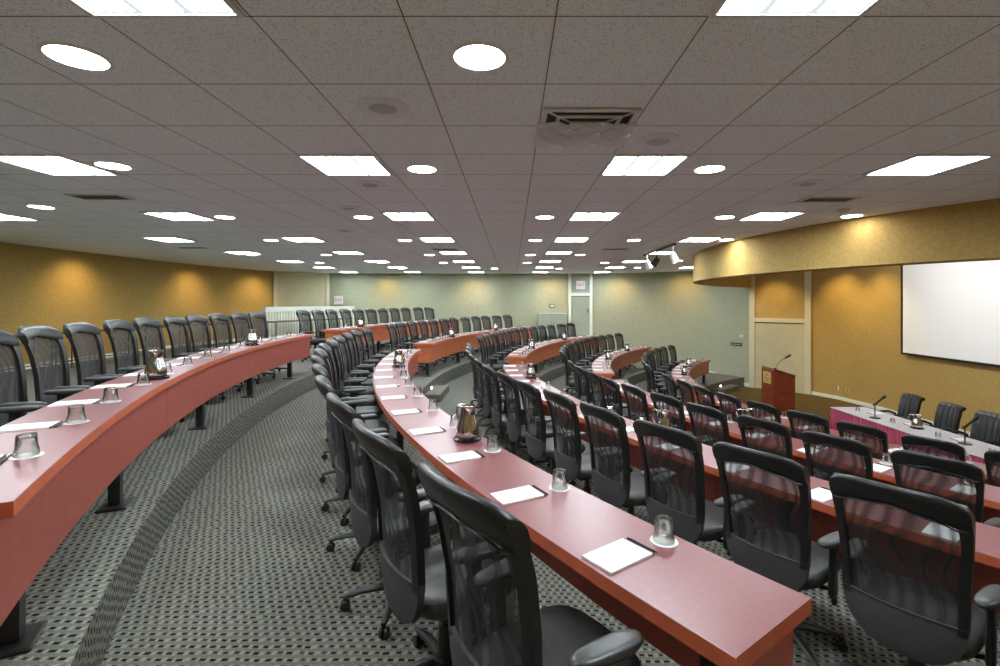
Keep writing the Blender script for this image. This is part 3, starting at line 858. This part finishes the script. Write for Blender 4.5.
# track with three spots
t = thing('track_light', 'ceiling track with three spot heads left of the soffit', 'track light', (3.15,10.6,CEIL))
bm = bmesh.new(); add_box(bm, (0,0,-.03), (.035,2.3,.03))
for yy in (-1.0, 0, 1.0): add_box(bm, (0,yy,-.008), (.03,.04,.016))
obj('track', bm, M['table_black'], t)
for yy, aim, m in ((-1.0, (.35,-.25,-.9), M['metal_white']), (.1, (-.5,.2,-.8), M['table_black']), (.85, (.5,.3,-.8), M['metal_white'])):
    d = Vector(aim).normalized(); rot = d.to_track_quat('Z','Y').to_matrix()
    bm = bmesh.new(); add_tube(bm, [(0,yy,-.04),(0,yy,-.17)], .012, 8); add_lathe(bm, [(0,-.06),(.05,-.06),(.06,-.03),(.075,.14),(.07,.14),(.06,.02),(0,.02)], 20, (0,yy,-.24), rot=rot)
    h = obj('spot_head', bm, m, t, smooth=40)
    bm = bmesh.new(); add_lathe(bm, [(0,.03),(.06,.03)], 20, (0,yy,-.24), rot=rot); obj('lens', bm, M['spot_lamp'], h)

# ------------------------------------------------------------------ wall things
def text_mesh(name, s, size, m, parent, loc, rot, ext=.002):
    cu = bpy.data.curves.new(name, 'FONT'); cu.body = s; cu.size = size; cu.extrude = ext; cu.align_x = 'CENTER'; cu.align_y = 'CENTER'
    tmp = bpy.data.objects.new(name, cu); C.objects.link(tmp)
    dg = bpy.context.evaluated_depsgraph_get(); me = bpy.data.meshes.new_from_object(tmp.evaluated_get(dg))
    bpy.data.objects.remove(tmp); bpy.data.curves.remove(cu)
    o = bpy.data.objects.new(name, me); me.materials.clear(); me.materials.append(m); C.objects.link(o)
    o.parent = parent; o.location = loc; o.rotation_euler = rot
    return o
def exit_sign(loc, rz, label):
    t = thing('exit_sign', label, 'sign', loc, rz, 'exit signs')
    bm = bmesh.new(); add_rbox(bm, (0,.02,0), (.36,.04,.34), .008, 1); obj('sign_box', bm, M['sign_white'], t)
    text_mesh('lettering', 'EXIT', .15, M['sign_red'], t, (0,-.003,.0), (PI/2,0,0))
exit_sign((2.77,19.9-.085,3.5), 0, 'white exit sign with red letters above the grey door')
exit_sign((-6.95,19.7-.06,2.83+.06), 0, 'white exit sign with red letters on the far wall beside the beige panel')
# low cabinet and small wall box
t = thing('low_cabinet', 'low grey two-door cabinet against the far wall left of the grey door', 'cabinet', (1.62,19.70,1.47))
bm = bmesh.new(); add_box(bm, (0,0,.44), (1.12,.38,.88)); obj('body', bm, M['greydoor'], t)
bm = bmesh.new(); add_box(bm, (0,-.01,.89), (1.14,.42,.02)); obj('top', bm, M['vent_frame'], t)
for s in (-1, 1):
    bm = bmesh.new(); add_box(bm, (s*.277,-.196,.44), (.54,.012,.82)); dd = obj('door', bm, M['greydoor'], t)
    bm = bmesh.new(); add_box(bm, (s*.05,-.21,.5), (.012,.02,.12)); obj('handle', bm, M['chrome'], dd)
t = thing('wall_speaker', 'small dark box on the far wall above the grey cabinet', 'wall box', (1.62,19.86,2.66))
bm = bmesh.new(); add_rbox(bm, (0,0,0), (.20,.08,.15), .008, 1); obj('case', bm, M['steel_black'], t)
bm = bmesh.new(); add_box(bm, (0,-.043,0), (.15,.006,.10)); obj('grille', bm, M['speaker'], t)
t = thing('wall_camera', 'small dark security camera high on the left wall', 'camera', (-9.66,9.07,CEIL-.13))
bm = bmesh.new(); add_box(bm, (-.04,0,0), (.1,.05,.05)); add_rbox(bm, (.05,0,0), (.12,.11,.15), .01, 1); obj('housing', bm, M['steel_black'], t)
bm = bmesh.new(); add_lathe(bm, [(0,.0),(.03,0),(.03,.03),(0,.035)], 16, (.11,0,-.03), rot=Matrix.Rotation(PI/2,3,'Y')); obj('lens', bm, M['metal_white'], t)
# sign and device beside the stage door
c, a = along((7.5,17.0),(7.9,16.3), .30, .012, 1.38)
t = thing('wall_sign', 'small black wall plate left of the stage door', 'sign', c, a)
bm = bmesh.new(); add_box(bm, (0,0,0), (.42,.02,.10)); obj('plate', bm, M['black'], t)
bm = bmesh.new()
for k in range(7): add_box(bm, (-.16+.053*k,.0,.0), (.022,.024,.035))
obj('buttons', bm, M['vent_frame'], t)
c, a = along((7.5,17.0),(7.9,16.3), .52, .02, 1.66)
t = thing('wall_sensor', 'small pale wall sensor above the black plate left of the stage door', 'wall box', c, a)
bm = bmesh.new(); add_rbox(bm, (0,0,0), (.16,.05,.11), .01, 1); obj('case', bm, M['trim'], t)
bm = bmesh.new(); add_lathe(bm, [(0,0),(.025,0),(.02,.012),(0,.016)], 14, (.05,0,.0), rot=Matrix.Rotation(PI/2,3,'X')); add_lathe(bm, [(0,0),(.025,0),(.02,.03),(0,.034)], 14, (.05,.0,.0), rot=Matrix.Rotation(-PI/2,3,'X')); obj('lens', bm, M['steel_black'], t)
for i, (y, m, lab) in enumerate(((14.25,'metal_white','white wall socket on the right wall nearest the stage door'),(13.88,'brass','brown wall socket on the right wall behind the head table'))):
    c, a = along(RIGHT[1], RIGHT[2], 14.2-y, .006, .33)
    t = thing('wall_socket', lab, 'socket', c, a)
    bm = bmesh.new(); add_rbox(bm, (0,0,0), (.12,.012,.13), .004, 1); obj('plate', bm, M[m], t)
    bm = bmesh.new()
    for zz in (-.03,.03): add_box(bm, (0,0,zz), (.04,.018,.035))
    obj('outlet', bm, M['steel_black'], t)
# projection screen
t = thing('projection_screen', 'large white projection screen with black border on the right wall', 'screen', (9.5,9.6,2.63))
y1 = 11.98; y0 = 6.9; zt, zb = 3.86, 1.55; o0 = t.location
bm = bmesh.new(); add_box(bm, (0,(y0+y1)/2-9.6,(zt+zb)/2-2.63), (.02,y1-y0-.12,zt-zb-.10)); obj('screen_surface', bm, M['screen'], t)
bm = bmesh.new()
for yy in (y0+.03, y1-.03): add_box(bm, (0,yy-9.6,(zt+zb)/2-2.63), (.03,.06,zt-zb))
for zz in (zb+.025, zt-.025): add_box(bm, (0,(y0+y1)/2-9.6,zz-2.63), (.03,y1-y0-.12,.05))
obj('border', bm, M['black'], t)

# ------------------------------------------------------------------ lectern
t = thing('lectern', 'dark red wooden lectern with a gold plaque on its front', 'lectern', (6.68,12.33,0))
bm = bmesh.new()
pr = [(-.27,.08),(-.27,1.13),(-.24,1.16),(.27,1.00),(.27,.08)]
for x0, x1, y0_, y1_ in ((0,0,-.28,.28),):
    A = [bm.verts.new((x, y0_, z)) for x, z in pr]; B = [bm.verts.new((x, y1_, z)) for x, z in pr]
    bm.faces.new(A); bm.faces.new(B[::-1])
    for i in range(5): bm.faces.new((A[i],A[(i+1)%5],B[(i+1)%5],B[i]))
obj('body', bm, M['lectern'], t)
bm = bmesh.new(); add_box(bm, (0,0,.04), (.50,.52,.08)); obj('plinth', bm, M['table_black'], t)
bm = bmesh.new(); add_box(bm, (.01,0,1.095), (.56,.60,.02), rot=Matrix.Rotation(math.radians(17.4),3,'Y')); obj('reading_top', bm, M['lectern'], t)
bm = bmesh.new(); add_box(bm, (-.275,0,.93), (.010,.36,.29)); pq = obj('plaque', bm, M['brass'], t)
bm = bmesh.new()
add_lathe(bm, [(0,0),(.035,0),(.035,.004),(0,.004)], 5, (-.28,0,1.0), rot=Matrix.Rotation(-PI/2,3,'Y'))
for k in range(3): add_box(bm, (-.281,0,.93-.035*k), (.003,.24-.04*k,.012))
obj('emblem', bm, M['lectern'], pq)
mic = thing('lectern_microphone', 'thin gooseneck microphone rising from the lectern top', 'microphone', (6.62,12.33,1.145))
bm = bmesh.new(); add_lathe(bm, [(0,0),(.03,0),(.028,.02),(0,.024)], 16); obj('base', bm, M['steel_black'], mic, smooth=40)
bm = bmesh.new(); add_tube(bm, [(0,0,.02),(.05,-.01,.12),(.13,-.02,.21),(.22,-.03,.27)], .0065, 8); obj('gooseneck', bm, M['chrome_leg'], mic, smooth=60)
bm = bmesh.new(); add_tube(bm, [(.21,-.03,.265),(.25,-.035,.292),(.34,-.045,.345),(.36,-.047,.356)], [.012,.022,.024,.014], 10); obj('capsule', bm, M['steel_black'], mic, smooth=60)

# ------------------------------------------------------------------ head table on the stage
HX0, HX1, HY0, HY1 = 6.32, 7.02, 5.2, 9.75
t = thing('head_table', 'long head table with grey-white cloth top and magenta pleated skirt', 'table', (6.67,7.5,0))
bm = bmesh.new(); add_rbox(bm, (0,(HY0+HY1)/2-7.5,.732), (.70,HY1-HY0,.016), .006, 2); obj('cloth_top', bm, M['cloth'], t)
bm = bmesh.new(); pts = []
per = [(HX0+.01,HY0+.01),(HX0+.01,HY1-.01),(HX1-.01,HY1-.01)]
def pleat(p0, p1, out):
    L = (Vector(p1)-Vector(p0)).length; n = int(L/.014); d = (Vector(p1)-Vector(p0))/n
    for i in range(n+1):
        s = .010*math.sin(i*.014/.085*2*PI) ; p = Vector(p0)+d*i
        pts.append((p.x+out[0]*s, p.y+out[1]*s, p.x+out[0]*s*1.8, p.y+out[1]*s*1.8))
pleat(per[0], per[1], (-1,0)); pleat(per[1], per[2], (0,1))
up = [bm.verts.new((a-6.67,b-7.5,.724)) for a,b,_,_ in pts]; dn = [bm.verts.new((c_-6.67,d_-7.5,.02)) for _,_,c_,d_ in pts]
for i in range(len(pts)-1): bm.faces.new((up[i],up[i+1],dn[i+1],dn[i]))
o = obj('pleated_skirt', bm, M['skirt'], t, smooth=180, normals=False)
md = o.modifiers.new('thick','SOLIDIFY'); md.thickness = .004
for yy in (HY0+.15, 7.5, HY1-.15):
    for xx in (HX0+.08, HX1-.08):
        bm = bmesh.new(); add_tube(bm, [(xx-6.67,yy-7.5,0),(xx-6.67,yy-7.5,.72)], .016, 8); obj('leg', bm, M['chrome_leg'], t, smooth=50)
def make_exec():
    t = thing('leather_chair', 'x', 'chair')
    bm = bmesh.new()
    # ribbed leather back with rolled top (local +x is the front)
    prof = [(-.16,.44),(-.20,.60),(-.235,.80),(-.275,.96),(-.315,1.02)]
    cols = []
    for j in range(21):
        u = -1 + 2*j/20; y = .24*u; bul = .018*abs(math.cos(u*PI*2.5))*(1-u**6)
        ring = []
        for x, z in prof: ring.append((x + .05*u*u + bul, y, z))
        ring += [(-.36+.05*u*u,y,1.035),(-.385+.05*u*u,y,1.01),(-.36+.05*u*u,y,.975)]
        for x, z in prof[::-1][1:]: ring.append((x - .05 + .05*u*u, y, z))
        cols.append([bm.verts.new(p) for p in ring])
    for A, B in zip(cols, cols[1:]):
        for q in range(len(A)): bm.faces.new((A[q],B[q],B[(q+1)%len(A)],A[(q+1)%len(A)]))
    bm.faces.new(cols[0]); bm.faces.new(cols[-1][::-1])
    obj('backrest', bm, M['leather'], t, smooth=50)
    bm = bmesh.new(); add_super(bm, (.05,0,0), [(.40,.9),(.41,.98),(.45,1.0),(.485,.97),(.50,.85),(.502,.5)], .25, .25, 3.6, 32); obj('seat', bm, M['leather'], t, smooth=50)
    for sg in (-1, 1):
        bm = bmesh.new(); add_tube(bm, [(-.19,sg*.26,.45),(-.14,sg*.285,.62),(-.02,sg*.29,.665),(.14,sg*.285,.655),(.19,sg*.28,.60),(.15,sg*.265,.46)], .020, 8, flat=1.2)
        obj('armrest', bm, M['plastic'], t, smooth=60)
    bm = bmesh.new(); add_lathe(bm, [(0,.07),(.05,.07),(.05,.12),(.028,.13),(.028,.40),(0,.40)], 16); obj('gas_column', bm, M['plastic'], t, smooth=40)
    for k in range(5):
        a = 2*PI*k/5; ca, sa = math.cos(a), math.sin(a); bm = bmesh.new()
        add_tube(bm, [(ca*.03,sa*.03,.10),(ca*.18,sa*.18,.09),(ca*.31,sa*.31,.065)], [.026,.02,.014], 8); lg = obj('leg', bm, M['plastic'], t, smooth=50)
        bm = bmesh.new(); add_lathe(bm, [(0,-.02),(.022,-.02),(.026,0),(.022,.02),(0,.02)], 14, (ca*.30,sa*.30,.027), rot=Matrix(((ca,0,-sa),(sa,0,ca),(0,1,0)))); obj('caster', bm, M['plastic'], lg, smooth=40)
    register(t); return t
ex = make_exec()
for i, (x, y, lab) in enumerate(((7.42,9.45,'farthest from the camera'),(7.42,8.62,'in the middle of the three'),(7.42,7.88,'nearest the camera, at the picture edge'),)):
    place(ex, (x,y,0), PI + random.uniform(-.1,.1), f'black ribbed leather chair behind the head table, {lab}', 'leather chairs at the head table')
def make_mic():
    t = thing('desk_microphone', 'x', 'microphone')
    bm = bmesh.new(); add_lathe(bm, [(0,0),(.085,0),(.085,.010),(.03,.018),(0,.018)], 28); obj('base', bm, M['steel_black'], t, smooth=40)
    bm = bmesh.new(); add_tube(bm, [(0,0,.015),(0,0,.25)], .009, 8); obj('stem', bm, M['steel_black'], t, smooth=50)
    bm = bmesh.new(); add_tube(bm, [(-.03,0,.235),(.03,0,.262)], .018, 8); obj('clip', bm, M['steel_black'], t, smooth=50)
    bm = bmesh.new(); add_tube(bm, [(-.02,.0,.235),(.10,-.03,.345),(.13,-.038,.372),(.15,-.043,.39),(.165,-.047,.402)], [.013,.018,.024,.026,.015], 12); obj('microphone_body', bm, M['steel_black'], t, smooth=60)
    register(t); return t
mc = make_mic()
place(mc, (6.52,8.82,.74), .1, 'black table microphone on the head table, farther from the camera', 'desk microphones')
place(mc, (6.66,7.22,.74), .1, 'black table microphone on the head table, nearer the camera', 'desk microphones')
place(tray, (6.68,8.10,.74), 0, 'round black tray under the pitcher on the head table', 'black pitcher trays')
place(pitcher, (6.68,8.10,.7565), -.9, 'polished steel water pitcher between the two microphones on the head table', 'steel water pitchers')
for i, yy in enumerate((9.3,8.45,7.55,6.7)):
    where = f'{ORD[i]} place from the far end of the head table'
    place(coaster, (6.55,yy,.74), 0, f'white paper coaster, {where}', 'coasters on the head table')
    place(glass, (6.55,yy,.742), 0, f'clear glass upside down, {where}', 'glasses on the head table')
    place(pad, (6.80,yy-.12,.74), PI, f'white notepad, {where}', 'notepads on the head table')

# ------------------------------------------------------------------ lamps
def area(name, loc, size, power, col, rot=(0,0,0)):
    l = bpy.data.lights.new(name, 'AREA'); l.size = size; l.energy = power; l.color = col
    o = bpy.data.objects.new(name, l); C.objects.link(o); o.location = loc; o.rotation_euler = rot
    return o
def spot(name, loc, target, power, col, ang=70, blend=.6, rad=.05):
    l = bpy.data.lights.new(name, 'SPOT'); l.energy = power; l.color = col; l.spot_size = math.radians(ang); l.spot_blend = blend; l.shadow_soft_size = rad
    o = bpy.data.objects.new(name, l); C.objects.link(o); o.location = loc
    o.rotation_euler = (Vector(target)-Vector(loc)).to_track_quat('-Z','Y').to_euler()
    return o
WARM = (1.0, .72, .30); GOLD = (1.0, .62, .16)
for x, y in ((-9.0,7.2),(-9.1,11.0),(-9.0,14.8),(-8.5,17.4)):
    spot('wall_washer_lamp', (x+.1,y,CEIL-.03), (x-.75,y,CEIL-1.7), 62, WARM, 115, 1.0)
for x in (-5.0,-1.5,1.6): spot('wall_washer_lamp', (x,19.2,CEIL-.03), (x,20.0,CEIL-1.7), 42, GOLD, 115, 1.0)
for x, y, tx, ty in ((4.0,18.9,4.4,19.8),(5.9,17.7,6.6,18.7)): spot('wall_washer_lamp', (x,y,CEIL-.03), (tx,ty,CEIL-1.7), 52, GOLD, 110, 1.0)
for y in (13.9,12.7): spot('stage_lamp', (8.6,y,CEIL-.03), (9.7,y,1.6), 85, WARM, 100, 1.0)
sw = area('added_screen_fill', (7.0,9.5,CEIL-.06), .25, 82, (1.0,.98,.95)); sw.data.shape = 'RECTANGLE'; sw.data.size_y = 4.0; sw.rotation_euler = (0, math.radians(-62), 0)  # unseen fill light added behind the soffit to brighten the screen
spot('stage_lamp', (7.7,15.0,CEIL-.03), (8.6,15.8,1.4), 80, WARM, 90, 1.0)

w = bpy.data.worlds.new('World'); S.world = w; w.use_nodes = True
w.node_tree.nodes['Background'].inputs[0].default_value = (.02,.02,.02,1); w.node_tree.nodes['Background'].inputs[1].default_value = 1.0

# ------------------------------------------------------------------ camera and view
cam = bpy.data.cameras.new('Camera'); co = bpy.data.objects.new('Camera', cam); C.objects.link(co)
co.location = (0,0,CAMZ); co.rotation_euler = (PI/2,0,0)
cam.sensor_width = 36; cam.lens = 491/1000*36; cam.shift_x = -.012; cam.shift_y = -.0313; cam.clip_start = .05
S.camera = co
S.view_settings.view_transform = 'Standard'; S.view_settings.look = 'None'; S.view_settings.gamma = 1; S.view_settings.use_curve_mapping = False
S.view_settings.exposure = 0.62
S.cycles.use_denoising = True
S.cycles.max_bounces = 8; S.cycles.transparent_max_bounces = 24
